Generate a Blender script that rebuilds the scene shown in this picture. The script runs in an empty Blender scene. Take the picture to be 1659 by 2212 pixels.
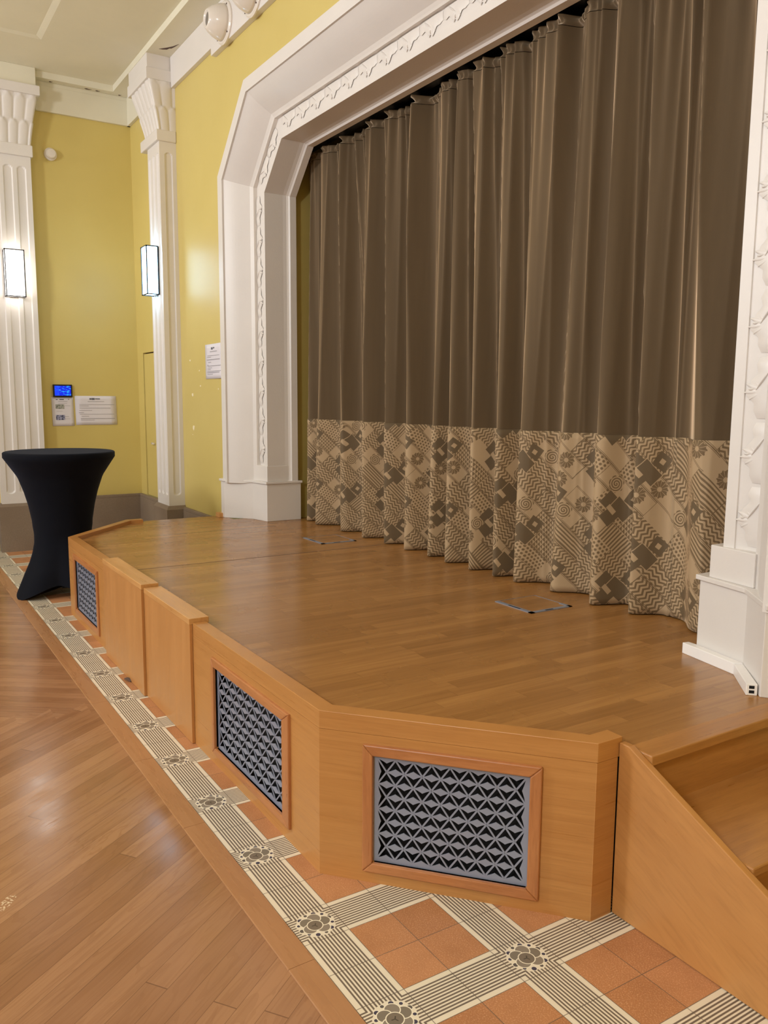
import bpy, math, random
from mathutils import Vector, Matrix
PI = math.pi
S = bpy.context.scene
COL = S.collection

# ------------------------------------------------------------------ camera, world, lights, exposure
CAM = (2.151, -0.991, 1.592)
F_PX = 1783.2
def cam_rot(a, b, c):
    return Matrix.Rotation(a, 3, 'Z') @ Matrix.Rotation(b, 3, 'X') @ Matrix.Rotation(c, 3, 'Z')
cd = bpy.data.cameras.new('camera')
cam = bpy.data.objects.new('camera', cd)
COL.objects.link(cam)
cd.sensor_fit = 'HORIZONTAL'
cd.sensor_width = 36
cd.lens = F_PX / 1659 * 36
cd.clip_start = .05
cam.matrix_world = Matrix.Translation(CAM) @ cam_rot(1.01073841, 1.43437202, 0.00704272).to_4x4()
S.camera = cam

S.view_settings.view_transform = 'Standard'
S.view_settings.look = 'None'
S.view_settings.gamma = 1
S.view_settings.use_curve_mapping = False
S.view_settings.exposure = 0.0

W = bpy.data.worlds.new('hall_ambient')
S.world = W
W.use_nodes = True
W.node_tree.nodes['Background'].inputs[0].default_value = (.86, .93, 1.0, 1)
W.node_tree.nodes['Background'].inputs[1].default_value = 0.6

def area(name, loc, target, size, power, color, sy=None):
    l = bpy.data.lights.new(name, 'AREA')
    l.shape = 'RECTANGLE'
    l.size = size
    l.size_y = sy or size
    l.energy = power
    l.color = color
    o = bpy.data.objects.new(name, l)
    COL.objects.link(o)
    o.location = loc
    o.rotation_euler = (Vector(target) - Vector(loc)).to_track_quat('-Z', 'Y').to_euler()
    return o
# unseen hall lamps behind and beside the camera; upward panels added to brighten the ceiling
for nm, xy, pw in (('hall_lamp_near', (2.4, -3.9), 125), ('hall_lamp_middle', (-2.8, -4.6), 125), ('hall_lamp_far', (-5.8, -4.0), 60)):
    area(nm, (xy[0], xy[1], 3.6), (xy[0] + .6, xy[1] + 5.2, 1.2), .8, pw, (.93, .96, 1.0))
    area(nm + '_ceiling_fill', (xy[0], xy[1], 3.65), (xy[0], xy[1] + .6, 4.8), .8, pw * .75, (.96, .97, 1.0))
# ------------------------------------------------------------------ node expression helper
class E:
    def __init__(s, nt, k): s.nt = nt; s.k = k
    def _m(s, op, b=None, c=None):
        n = s.nt.nodes.new('ShaderNodeMath'); n.operation = op
        for i, v in enumerate((s, b, c)):
            if v is None: continue
            if isinstance(v, E): s.nt.links.new(v.k, n.inputs[i])
            else: n.inputs[i].default_value = float(v)
        return E(s.nt, n.outputs[0])
    def _r(s, op, b):
        n = s.nt.nodes.new('ShaderNodeMath'); n.operation = op
        n.inputs[0].default_value = float(b); s.nt.links.new(s.k, n.inputs[1])
        return E(s.nt, n.outputs[0])
    def __add__(s, b): return s._m('ADD', b)
    __radd__ = __add__
    def __sub__(s, b): return s._m('SUBTRACT', b)
    def __rsub__(s, b): return s._r('SUBTRACT', b)
    def __mul__(s, b): return s._m('MULTIPLY', b)
    __rmul__ = __mul__
    def __truediv__(s, b): return s._m('DIVIDE', b)
    def __lt__(s, b): return s._m('LESS_THAN', b)
    def __gt__(s, b): return s._m('GREATER_THAN', b)
    def fl(s): return s._m('FLOOR')
    def fr(s): return s._m('FRACT')
    def ab(s): return s._m('ABSOLUTE')
    def sin(s): return s._m('SINE')
    def sq(s): return s._m('MULTIPLY', s)
    def sqrt(s): return s._m('SQRT')
    def mn(s, b): return s._m('MINIMUM', b)
    def mx(s, b): return s._m('MAXIMUM', b)
    def pp(s, b): return s._m('PINGPONG', b)
    def at2(s, b): return s._m('ARCTAN2', b)
    def mod(s, b): return s._m('FLOORED_MODULO', b)

class M:
    """material builder"""
    def __init__(s, name, color=(.8, .8, .8), rough=.5, metal=0, spec=.5, sheen=0, sheen_tint=None, sheen_rough=.4, emit=None, estr=0, coat=0):
        m = bpy.data.materials.new(name); m.use_nodes = True
        s.m = m; s.nt = m.node_tree; s.b = s.nt.nodes['Principled BSDF']
        s.b.inputs['Base Color'].default_value = (*color, 1)
        s.b.inputs['Roughness'].default_value = rough
        s.b.inputs['Metallic'].default_value = metal
        s.b.inputs['Specular IOR Level'].default_value = spec
        s.b.inputs['Sheen Weight'].default_value = sheen
        s.b.inputs['Sheen Roughness'].default_value = sheen_rough
        if sheen_tint: s.b.inputs['Sheen Tint'].default_value = (*sheen_tint, 1)
        s.b.inputs['Coat Weight'].default_value = coat
        if emit:
            s.b.inputs['Emission Color'].default_value = (*emit, 1)
            s.b.inputs['Emission Strength'].default_value = estr
    def coord(s, kind='Object'):
        n = s.nt.nodes.new('ShaderNodeTexCoord'); v = n.outputs[kind]
        x = s.nt.nodes.new('ShaderNodeSeparateXYZ'); s.nt.links.new(v, x.inputs[0])
        return E(s.nt, x.outputs[0]), E(s.nt, x.outputs[1]), E(s.nt, x.outputs[2])
    def comb(s, x, y, z=0):
        n = s.nt.nodes.new('ShaderNodeCombineXYZ')
        for i, v in enumerate((x, y, z)):
            if isinstance(v, E): s.nt.links.new(v.k, n.inputs[i])
            else: n.inputs[i].default_value = v
        return n.outputs[0]
    def white(s, x, y, z=0):
        n = s.nt.nodes.new('ShaderNodeTexWhiteNoise'); s.nt.links.new(s.comb(x, y, z), n.inputs['Vector'])
        return E(s.nt, n.outputs['Value'])
    def noise(s, x, y, z=0, scale=1, detail=3, rough=.5, dist=0):
        n = s.nt.nodes.new('ShaderNodeTexNoise'); s.nt.links.new(s.comb(x, y, z), n.inputs['Vector'])
        n.inputs['Scale'].default_value = scale; n.inputs['Detail'].default_value = detail
        n.inputs['Roughness'].default_value = rough; n.inputs['Distortion'].default_value = dist
        return E(s.nt, n.outputs[0])
    def mix(s, f, a, b):
        n = s.nt.nodes.new('ShaderNodeMix'); n.data_type = 'RGBA'
        if isinstance(f, E): s.nt.links.new(f.k, n.inputs[0])
        else: n.inputs[0].default_value = f
        for i, v in ((6, a), (7, b)):
            if isinstance(v, tuple): n.inputs[i].default_value = (*v, 1)
            else: s.nt.links.new(v, n.inputs[i])
        return n.outputs[2]
    def smooth(s, v, a, b):
        n = s.nt.nodes.new('ShaderNodeMapRange'); n.clamp = True
        s.nt.links.new(v.k, n.inputs[0]); n.inputs[1].default_value = a; n.inputs[2].default_value = b
        return E(s.nt, n.outputs[0])
    def color(s, k): s.nt.links.new(k, s.b.inputs['Base Color']); return s
    def rough(s, e): s.nt.links.new(e.k, s.b.inputs['Roughness']); return s
    def bump(s, e, strength=.3, dist=.005):
        n = s.nt.nodes.new('ShaderNodeBump'); n.inputs['Strength'].default_value = strength
        n.inputs['Distance'].default_value = dist
        s.nt.links.new(e.k, n.inputs['Height']); s.nt.links.new(n.outputs[0], s.b.inputs['Normal']); return s

def srgb(r, g, b):
    f = lambda c: (c / 255 / 12.92) if c / 255 <= .04045 else ((c / 255 + .055) / 1.055) ** 2.4
    return (f(r), f(g), f(b))

def paint(name, col, rough=.5, var=.06, bump=.12):
    m = M(name, rough=rough)
    x, y, z = m.coord()
    n = m.noise(x, y, z, 2.2, 4)
    d = tuple(c * (1 - 2 * var) for c in col)
    m.color(m.mix(m.smooth(n, .3, .7), d, col))
    m.bump(m.noise(x, y, z, 60, 4), bump, .004)
    return m.m

WHITE = paint('white_paint', srgb(226, 219, 212), .38, .03)
CREAM = paint('cream_ceiling_paint', srgb(226, 219, 196), .7, .03)
YELLOW_ = M('yellow_wall_paint', rough=.46)
x, y, z = YELLOW_.coord()
YELLOW_.b.inputs['Coat Weight'].default_value = .3; YELLOW_.b.inputs['Coat Roughness'].default_value = .42
n1 = YELLOW_.noise(x, y, z, 1.1, 4); n2 = YELLOW_.noise(x, y, z, 30, 3)
YELLOW_.color(YELLOW_.mix(YELLOW_.smooth(n1, .25, .75), srgb(204, 182, 104), srgb(213, 192, 114)))
YELLOW_.bump(n2, .1, .004)
YELLOW = YELLOW_.m

def stone_mat():
    m = M('brown_stone', rough=.75)
    x, y, z = m.coord()
    a = m.noise(x, y, z, 2.5, 5); b = m.noise(x, y, z, 90, 2)
    m.color(m.mix(a, srgb(118, 98, 78), m.mix(b, srgb(128, 112, 94), srgb(158, 140, 120))))
    m.bump(b, .2, .003)
    return m.m
STONE = stone_mat()

def wood(name, c0, c1, scale, rough=.32, contrast=(.3, .7), fine=1.0, slope=0):
    m = M(name, rough=rough)
    x, y, z = m.coord()
    if slope:
        c_, s_ = math.cos(slope), math.sin(slope)
        x, z = x * c_ - z * s_, z * c_ + x * s_
    sx, sy, sz = scale
    g = m.noise(x * sx, y * sy, z * sz, 1, 6, .62, .4)
    f = m.noise(x * (sx * 6), y * (sy * 6), z * (sz * 6), 1, 2, .5)
    big = m.noise(x, y, z, 1.7, 3)
    mid = m.mix(m.smooth(g, *contrast), c0, c1)
    dark = tuple(c * .80 for c in c0)
    k = m.mix(m.smooth(f, .5, .8) * (.5 * fine), mid, dark)
    k = m.mix(m.smooth(big, .35, .75) * .35, k, tuple(min(1, c * 1.13) for c in c1))
    m.color(k)
    m.rough(.14 * m.smooth(g, .3, .7) + (rough - .06))
    m.bump(g, .06, .002)
    return m.m
OAK0, OAK1 = srgb(170, 114, 58), srgb(196, 140, 78)
WOOD_H = wood('oak_grain_level', OAK0, OAK1, (1.6, 1.6, 55), contrast=(.2, .85))
WOOD_X = wood('oak_grain_lengthwise', srgb(186, 130, 72), srgb(208, 156, 96), (2.0, 30, 30))
WOOD_Y = wood('oak_tread', srgb(158, 106, 54), srgb(184, 130, 72), (30, 2.0, 30))
WOOD_V = wood('oak_upright', srgb(176, 120, 66), srgb(196, 140, 82), (12, 12, 1.2), contrast=(.1, .9), fine=.4)
WOOD_S = wood('oak_grain_sloping', srgb(172, 116, 60), srgb(196, 140, 80), (2.0, 8, 14), contrast=(.2, .85), slope=.46)
KERB = wood('kerb_oak', srgb(158, 110, 70), srgb(180, 132, 90), (2.0, 30, 30), .28, contrast=(.1, .95), fine=.4)
WOOD_FRAME = wood('reddish_frame_wood', srgb(160, 98, 54), srgb(190, 128, 78), (4, 4, 30))
WOOD_FRAME_V = wood('reddish_frame_wood_upright', srgb(160, 98, 54), srgb(190, 128, 78), (30, 30, 3))

# stage boards: strips along y
def stage_floor_mat():
    m = M('stage_strip_parquet', rough=.2)
    x, y, z = m.coord()
    u = x / .068; ci = u.fl()
    v = y / .52 + m.white(ci, 3.7) * 7
    ri = v.fl()
    r = m.white(ci, ri, 1.3)
    g = m.noise(x * 38, y * 2.2, r * 20, 1, 5, .6, .3)
    base = m.mix(r, srgb(150, 104, 54), srgb(176, 126, 70))
    base = m.mix(m.smooth(g, .35, .7) * .5, base, srgb(126, 82, 40))
    fu, fv = u.fr(), v.fr()
    joint = ((fu - .5).ab() > .488).mx((fv - .5).ab() > .4975)
    m.color(m.mix(joint * .3, base, srgb(96, 60, 28)))
    m.rough(.21 + .09 * m.smooth(m.noise(x, y, 0, 3, 3), .3, .7))
    m.bump(g - joint * .6, .05, .002)
    return m.m
STAGE_FLOOR = stage_floor_mat()

# hall parquet: chevron boards meeting on the stage's centre line
def parquet_mat():
    m = M('hall_chevron_parquet', rough=.25)
    x, y, z = m.coord()
    jag = (((y + 20) / .17).fr() - .5) * .16
    side = (x + 2.12 + jag) > 0
    xr = x * (side * 2 - 1)
    ca, sa = math.cos(math.radians(126)), math.sin(math.radians(126))
    u = xr * ca + y * sa          # along the board
    v = y * ca - xr * sa          # across
    vi = (v / .071).fl(); vf = (v / .071).fr()
    ul = u / 2.1 + m.white(vi, 2.1, side) * 9
    ui = ul.fl()
    r = m.white(vi, ui, side)
    g = m.noise(u * 2.2, v * 34, r * 30, 1, 6, .65, 1.2)
    ring = m.noise(u * 1.3 + r * 13, v * 9, r * 17, 1, 3, .5, .8)
    rr = ((ring * 9).fr() - .5).ab() * 2
    base = m.mix(r, srgb(142, 98, 64), srgb(168, 122, 84))
    base = m.mix(m.smooth(g, .45, .8) * .55, base, srgb(112, 72, 42))
    base = m.mix((rr < .22) * .22, base, srgb(120, 76, 40))
    joint = ((vf - .5).ab() > .489).mx((ul.fr() - .5).ab() > .4992)
    wear = m.smooth(m.noise(x, y, 0, 1.6, 3), .35, .7)
    base = m.mix(wear * .3, base, srgb(184, 138, 104))
    # pale specks near one spot of the floor
    d = ((((x + .53) * .75 - (y + .715) * .66) * 1.0).sq() + (((x + .53) * .66 + (y + .715) * .75) * 2.6).sq()).sqrt()
    spk = (m.noise(x, y, 0, 120, 2) > .54) * (d < .052)
    base = m.mix(spk * .6, base, srgb(236, 214, 178))
    m.color(m.mix(joint * .6, base, srgb(84, 54, 32)))
    m.rough(.13 + .10 * m.smooth(m.noise(x, y, 0, 5, 4), .3, .7) + .05 * rr * r)
    m.bump(g * .5 - joint * 1.0 + rr * .12, .16, .0025)
    return m.m
PARQUET = parquet_mat()

U = .15
def tile_mat():
    m = M('patterned_floor_tiles', rough=.4)
    x, y, z = m.coord()
    X = x / U; Y = y / U
    fx = X.mod(3); fy = Y.mod(3)
    inr = fy < 1; inc = fx < 1
    both = inr * inc
    px, py = X.fr(), Y.fr()
    cream, line = srgb(228, 216, 192), srgb(112, 98, 84)
    def stripe(t):
        s = ((t - .1) / .8 * 11).fr()
        inside = ((t - .5).ab() < .4)
        return ((s - .5).ab() < .25) * inside
    ax = (px - .5).ab(); ay = (py - .5).ab()
    st_row = stripe(py); st_col = stripe(px)
    sel = ax > ay                       # on the flower tile: which side of it
    st_flower = st_row * sel + st_col * (1 - sel)
    r = ((px - .5).sq() + (py - .5).sq()).sqrt()
    ang = (py - .5).at2(px - .5)
    rim = .40 + .015 * (ang * 9).sin()
    st_flower = st_flower * (r > rim)
    col_row = m.mix(st_row, cream, line)
    col_col = m.mix(st_col, cream, line)
    col_fl = m.mix(st_flower, cream, line)
    grey, dk, outl = srgb(126, 116, 100), srgb(66, 62, 78), srgb(236, 226, 202)
    def disc(k, cx, cy, rad, c, rim=.02):
        d = ((px - cx).sq() + (py - cy).sq()).sqrt()
        k = m.mix(d < (rad + rim), k, outl)
        return m.mix(d < rad, k, c)
    k = col_fl
    for i in range(12):
        a = i * PI / 6 + .2
        k = disc(k, .5 + .345 * math.cos(a), .5 + .345 * math.sin(a), .036 + .014 * (i % 2), dk if i % 3 else srgb(92, 84, 78), .012)
    for i, a in enumerate((.5, 1.7, 2.9, 4.05, 5.25)):
        k = disc(k, .5 + .19 * math.cos(a), .5 + .19 * math.sin(a), .135, grey if i % 2 else srgb(140, 128, 112))
    k = disc(k, .53, .47, .15, srgb(120, 108, 92))
    # three small strokes on the middle disc
    for a in (.4, 2.5, 4.6):
        dx, dy = math.cos(a), math.sin(a)
        t = (px - .53) * dx + (py - .47) * dy
        q = ((py - .47) * dx - (px - .53) * dy).ab()
        k = m.mix((q < .011) * (t > 0) * (t < .07), k, srgb(74, 66, 54))
    col_fl = k
    # terracotta
    tv = m.white(X.fl(), Y.fl())
    sp = m.noise(x, y, 0, 240, 2)
    sp2 = m.noise(x, y, 0, 9, 4)
    ter = m.mix(tv, srgb(172, 116, 74), srgb(190, 132, 88))
    ter = m.mix(m.smooth(sp, .5, .75) * .7, ter, srgb(222, 172, 128))
    ter = m.mix(m.smooth(sp2, .45, .75) * .35, ter, srgb(152, 100, 62))
    base = m.mix(inr, ter, col_row)
    base = m.mix(inc * (1 - inr), base, col_col)
    base = m.mix(both, base, col_fl)
    gx = (px - .5).ab(); gy = (py - .5).ab()
    wob = .004 * m.noise(x, y, 0, 60, 2)
    g = (gx.mx(gy) + wob) > .494
    m.color(m.mix(g * .8, base, srgb(96, 84, 72)))
    m.rough(.36 + .2 * sp2)
    m.bump(sp * .3 * (1 - inr.mx(inc)) - g * 1.0, .25, .002)
    return m.m
TILES = tile_mat()

# curtain cloth
BR0, BR1 = srgb(80, 63, 41), srgb(94, 76, 52)
def velvet_mat():
    m = M('brown_velvet', rough=.7, spec=.2, sheen=1.0, sheen_tint=srgb(250, 226, 196), sheen_rough=.28)
    x, y, z = m.coord('UV')
    n = m.noise(x * 30, y * 2, 0, 1, 4)
    n2 = m.noise(x, y, 0, 400, 2)
    m.color(m.mix(n, BR0, BR1))
    m.bump(n2, .1, .002)
    sh = m.nt.nodes.new('ShaderNodeBsdfSheen'); sh.inputs['Color'].default_value = (*srgb(214, 192, 164), 1); sh.inputs['Roughness'].default_value = .55
    ad = m.nt.nodes.new('ShaderNodeAddShader'); out = m.nt.nodes['Material Output']
    m.nt.links.new(m.b.outputs[0], ad.inputs[0]); m.nt.links.new(sh.outputs[0], ad.inputs[1]); m.nt.links.new(ad.outputs[0], out.inputs[0])
    return m.m
VELVET = velvet_mat()

def brocade_mat():
    m = M('woven_geometric_brocade', rough=.7, spec=.3, sheen=.5, sheen_tint=srgb(250, 215, 175), sheen_rough=.35)
    s, t, _ = m.coord('UV')
    LT, MD, DK = srgb(180, 154, 120), srgb(108, 88, 62), srgb(100, 84, 62)
    c45 = .7071
    # slanted strips
    a = (s + t) * c45; b = (t - s) * c45
    ca, cb = .098, .19
    ia = (a / ca).fl(); fa = (a / ca).fr()
    bl = b / cb + m.white(ia, 5.5) * 5
    ib = bl.fl(); fb = bl.fr()
    rnd = m.white(ia, ib, 2.2)
    rnd2 = m.white(ia, ib, 9.1)
    rnd3 = m.white(ia, ib, 4.4)
    sw = rnd2 > .55                       # in some patches the lines run the other way
    a, b = a + (b - a) * sw, b + (a - b) * sw
    # motifs
    wav = a + .006 * (b * 165).sin()
    m_wave = ((wav / .0205).fr() - .5).ab() < .24
    zg = a + ((b / .044).fr() - .5).ab() * .032
    m_zig = ((zg / .023).fr() - .5).ab() < .25
    m_str = ((b / .0175).fr() - .5).ab() < .25
    du = (a / .0205); dv = (b / .0205 + .5 * du.fl())
    m_dot = ((du.fr() - .5).sq() + (dv.fr() - .5).sq()) < .11
    m_chk = ((a / .02).fr() - (b / .02).fr()) > 0
    # spiral / fan medallion in the cell
    qx = (fa - .5) * ca; qy = (fb - .5) * cb
    rr = (qx.sq() + qy.sq()).sqrt(); th = qy.at2(qx)
    m_spi = ((rr / .013 + th * .159).fr() < .5) * (rr < (.042 + .005 * (th * 7).sin()))
    m_fan = ((th * 1.9).fr() > .13) * (rr > .012) * (rr < .042 + .003 * (th * 12).sin())
    def pick(lo, hi): return (rnd > lo) * (rnd < hi)
    ink = (m_wave * pick(-.1, .24)).mx(m_zig * pick(.24, .42)).mx(m_str * pick(.42, .54)) \
        .mx(m_dot * pick(.54, .64)).mx(m_chk * pick(.64, .69)).mx(m_spi * pick(.69, .82)).mx(m_fan * pick(.82, .96))
    edge = (((fa - .5).ab() > .475) + ((fa - .5).ab() > .42) * ((fa - .5).ab() < .445)) * (rnd3 > .3)
    edge = edge.mx(((fb - .5).ab() > .488) * (rnd2 > .6))
    ink = ink.mx(edge)
    k = m.mix(ink * .95, LT, MD)
    # repeating clusters of overlapping tilted squares, in half-drop rows
    PS, PT = .33, .41
    col = (s / PS).fl()
    tt = t + (col.mod(2)) * (PT / 2) + .12
    ls = (s / PS).fr() * PS - PS / 2
    lt = (tt / PT).fr() * PT - PT / 2
    def sq_(k, cx, cy, h, ang, c, hw=None):
        co, si = math.cos(ang), math.sin(ang)
        dx = ls - cx; dy = lt - cy
        p = (dx * co + dy * si).ab(); q = (dy * co - dx * si).ab()
        return m.mix((p < h) * (q < (hw or h)), k, c)
    k = sq_(k, -.062, .042, .040, .80, DK)
    k = sq_(k, .000, .000, .041, .78, LT, .060)
    k = sq_(k, .000, .000, .038, .78, DK, .056)
    k = sq_(k, -.066, -.036, .037, .70, DK)
    k = sq_(k, -.055, .000, .013, .75, LT, .027)
    k = sq_(k, .066, .052, .038, .95, DK)
    k = sq_(k, .066, .052, .0125, .95, LT)
    lt2 = m.noise(s, t, 0, 500, 2)
    m.color(m.mix(m.smooth(lt2, .3, .7) * .15, k, srgb(150, 122, 88)))
    m.bump(ink, -.18, .002)
    return m.m
BROCADE = brocade_mat()

BLACK_CLOTH = M('black_stretch_cloth', srgb(12, 14, 22), .85, spec=.15, sheen=.08, sheen_tint=srgb(150, 170, 220)).m
GRILLE = M('blue_grey_painted_metal', srgb(150, 158, 178), .38, .35).m
VOID = M('painted_hollow_dark', srgb(8, 8, 12), .9).m  # near-black colour standing in for the shade inside hollows and slots
PAPER = paint('white_paper', srgb(226, 220, 226), .6, .02, .05)
INK = M('grey_print', srgb(168, 162, 166), .8).m
INKD = M('dark_print', srgb(96, 96, 104), .8).m
BLACKP = M('black_plastic', srgb(8, 8, 14), .3).m
STEEL = M('brushed_steel', srgb(140, 148, 164), .35, .25).m
PLASTIC = M('white_gloss_plastic', srgb(226, 216, 204), .18).m
TRUNK = M('white_trunking_plastic', srgb(244, 240, 236), .3).m
NOZZLE_IN = M('grey_nozzle_mesh', srgb(120, 112, 102), .7).m
DARKBR = M('dark_brown_door', srgb(40, 30, 34), .5).m
CHIP = M('bare_plaster', srgb(240, 226, 190), .8).m
CRACK = M('plaster_crack', srgb(92, 72, 62), .9).m
BRONZE = M('dark_lamp_frame', srgb(46, 44, 44), .4, .6).m
def glow(name, col, st): return M(name, srgb(240, 240, 240), .4, emit=col, estr=st).m
GLOW_WARM = glow('lit_warm_glass', (1, .94, .86), 8)
GLOW_COOL = glow('lit_cool_glass', (.40, .72, 1.0), 13)

def screen_mat():
    m = M('lit_blue_screen', (0, 0, 0), .2)
    x, y, z = m.coord()
    b = m.noise(y * 3, z * 7, 0, 9, 2)
    c = m.mix(m.smooth(b, .52, .6), srgb(10, 40, 235), srgb(40, 170, 255))
    c = m.mix((y < -.035) * .8, c, srgb(20, 70, 255))
    m.nt.links.new(c, m.b.inputs['Emission Color'])
    m.b.inputs['Emission Strength'].default_value = 1.0
    return m.m
SCREEN = screen_mat()

# ------------------------------------------------------------------ mesh helpers
class MB:
    def __init__(s): s.v = []; s.f = []; s.uv = None
    def add(s, vs, fs):
        o = len(s.v); s.v += [tuple(v) for v in vs]; s.f += [tuple(i + o for i in f) for f in fs]; return s
    def box(s, x0, x1, y0, y1, z0, z1):
        return s.add([(x0, y0, z0), (x1, y0, z0), (x1, y1, z0), (x0, y1, z0), (x0, y0, z1), (x1, y0, z1), (x1, y1, z1), (x0, y1, z1)],
                     [(0, 3, 2, 1), (4, 5, 6, 7), (0, 1, 5, 4), (1, 2, 6, 5), (2, 3, 7, 6), (3, 0, 4, 7)])
    def prism(s, poly, z0, z1, poly2=None):
        n = len(poly); poly2 = poly2 or poly
        return s.add([(p[0], p[1], z0) for p in poly] + [(p[0], p[1], z1) for p in poly2],
                     [tuple(range(n))[::-1], tuple(range(n, 2 * n))] + [(i, (i + 1) % n, n + (i + 1) % n, n + i) for i in range(n)])
    def ext(s, poly, o, u, v, w, d0, d1):
        """polygon in the (u,v) plane at o, extruded along w from d0 to d1"""
        o, u, v, w = map(Vector, (o, u, v, w)); n = len(poly)
        P = [o + u * a + v * b + w * d for d in (d0, d1) for a, b in poly]
        return s.add(P, [tuple(range(n))[::-1], tuple(range(n, 2 * n))] + [(i, (i + 1) % n, n + (i + 1) % n, n + i) for i in range(n)])
    def lathe(s, prof, o=(0, 0, 0), axis=(0, 0, 1), n=32):
        o = Vector(o); ax = Vector(axis).normalized()
        a = ax.orthogonal().normalized(); b = ax.cross(a)
        vs = []; fs = []
        for r, h in prof:
            for i in range(n):
                t = 2 * PI * i / n
                vs.append(o + ax * h + (a * math.cos(t) + b * math.sin(t)) * r)
        for j in range(len(prof) - 1):
            for i in range(n):
                k = (i + 1) % n
                fs.append((j * n + i, j * n + k, (j + 1) * n + k, (j + 1) * n + i))
        fs.append(tuple(range(n))[::-1]); fs.append(tuple(range((len(prof) - 1) * n, len(prof) * n)))
        return s.add(vs, fs)
    def grid(s, rows):
        o = len(s.v); n = len(rows[0]); s.v += [tuple(p) for r in rows for p in r]
        for j in range(len(rows) - 1):
            for i in range(n - 1):
                a = o + j * n + i; s.f.append((a, a + 1, a + n + 1, a + n))
        return s
    def build(s, name, mat, parent=None, bevel=0, smooth=False, uvs=None):
        me = bpy.data.meshes.new(name)
        off = Vector(world_loc(parent)) if parent else Vector((0, 0, 0))
        me.from_pydata([Vector(v) - off for v in s.v], [], s.f); me.update()
        me.materials.append(mat)
        if uvs:
            l = me.uv_layers.new(name='UVMap')
            for lp in me.loops: l.data[lp.index].uv = uvs[lp.vertex_index]
        if smooth:
            for p in me.polygons: p.use_smooth = True
        ob = bpy.data.objects.new(name, me); COL.objects.link(ob)
        if parent: ob.parent = parent
        import bmesh
        bm = bmesh.new(); bm.from_mesh(me); bmesh.ops.recalc_face_normals(bm, faces=bm.faces); bm.to_mesh(me); bm.free()
        if bevel:
            b = ob.modifiers.new('bevel', 'BEVEL'); b.width = bevel; b.segments = 2; b.limit_method = 'ANGLE'; b.angle_limit = .6
            b.harden_normals = False
        return ob
def world_loc(o):
    v = Vector((0, 0, 0))
    while o: v += o.location; o = o.parent
    return v
def tag(o, label, cat, group=None):
    o['label'] = label; o['category'] = cat
    if group: o['group'] = group
    return o
def thing(name, label, cat, loc, group=None):
    o = bpy.data.objects.new(name, None); COL.objects.link(o); o.location = loc; o.empty_display_size = .1
    return tag(o, label, cat, group)
def struct(o): o['kind'] = 'structure'; return o
def copy_part(o, parent):
    c = o.copy(); COL.objects.link(c); c.parent = parent; return c

# ------------------------------------------------------------------ room
YW = 1.66            # stage wall
ZT = 4.42            # top of the yellow
ZS = 4.70            # beam soffit
ZC = 4.76            # ceiling
FZ = .55             # stage floor
struct(MB().add([(-7.3, -7, 0), (5, -7, 0), (5, -.085, 0), (-7.3, -.085, 0)], [(0, 1, 2, 3)]).build('floor', PARQUET))
struct(MB().box(-7.25, 5, 0, 1.66, -.05, .002).build('floor_tiles', TILES))
kb = MB()
cuts = [-7.1, -5.2, -3.4, -2.15, -1.34, -.68, .22, 1.5, 5]
for a, b in zip(cuts, cuts[1:]):
    kb.ext([(-.086, -.04), (-.086, .002), (-.084, .005), (-.004, .006), (-.001, .003), (-.001, -.04)], (0, 0, 0), (0, 1, 0), (0, 0, 1), (1, 0, 0), a + .0008, b - .0008)
struct(kb.build('trim_1', KERB))

# left (far) wall with a dark doorway at its near end
lw = MB().box(-7.3, -7.1, .10, 1.60, .5, ZC + .1).box(-7.3, -7.1, -7, -1.6, 0, ZC + .1).box(-7.3, -7.1, -1.6, .10, 2.5, ZC + .1)
lw.box(-7.3, -7.1, .10, 1.60, 0, .5)
struct(lw.build('wall_left', YELLOW))
dk = MB().box(-7.28, -7.2, -1.6, .10, 0, 2.5)
d2 = struct(dk.build('door_2', DARKBR))
# back wall: alcove part, then around the opening of the stage
bw = MB().box(-7.3, -6.1, 1.60, 1.9, 0, 2.06)  # lower alcove wall is cut for the door below
bw = MB()
bw.box(-7.3, -6.89, 1.60, 1.9, 0, ZC + .1).box(-6.89, -6.1, 1.60, 1.9, 2.06, ZC + .1)
bw.box(-6.1, -4.685, YW, 1.9, 0, ZC + .1)
bw.box(-4.685, .553, YW, 1.9, 3.975, ZC + .1)
bw.ext([(-4.685, 3.385), (-4.685, 3.975), (-4.095, 3.975)], (0, 0, 0), (1, 0, 0), (0, 0, 1), (0, 1, 0), YW, 1.9)
bw.ext([(.553, 3.385), (.553, 3.975), (-.037, 3.975)], (0, 0, 0), (1, 0, 0), (0, 0, 1), (0, 1, 0), YW, 1.9)
bw.box(.553, 5, YW, 1.9, 0, ZC + .1)
struct(bw.build('wall_back', YELLOW))
struct(MB().box(5, 5.2, -7, 1.9, 0, ZC + .1).build('wall_right', YELLOW))
# flush painted door in the alcove
d1 = struct(MB().box(-6.875, -6.2, 1.606, 1.65, .53, 2.048).build('door_1', YELLOW, bevel=.003))
MB().box(-6.885, -6.15, 1.63, 1.66, .52, 2.058).build('door_gap', CRACK, d1)
MB().box(-6.63, -6.55, 1.585, 1.597, 1.095, 1.108).box(-6.64, -6.62, 1.585, 1.61, 1.092, 1.112).build('door_handle', PLASTIC, d1)
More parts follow.
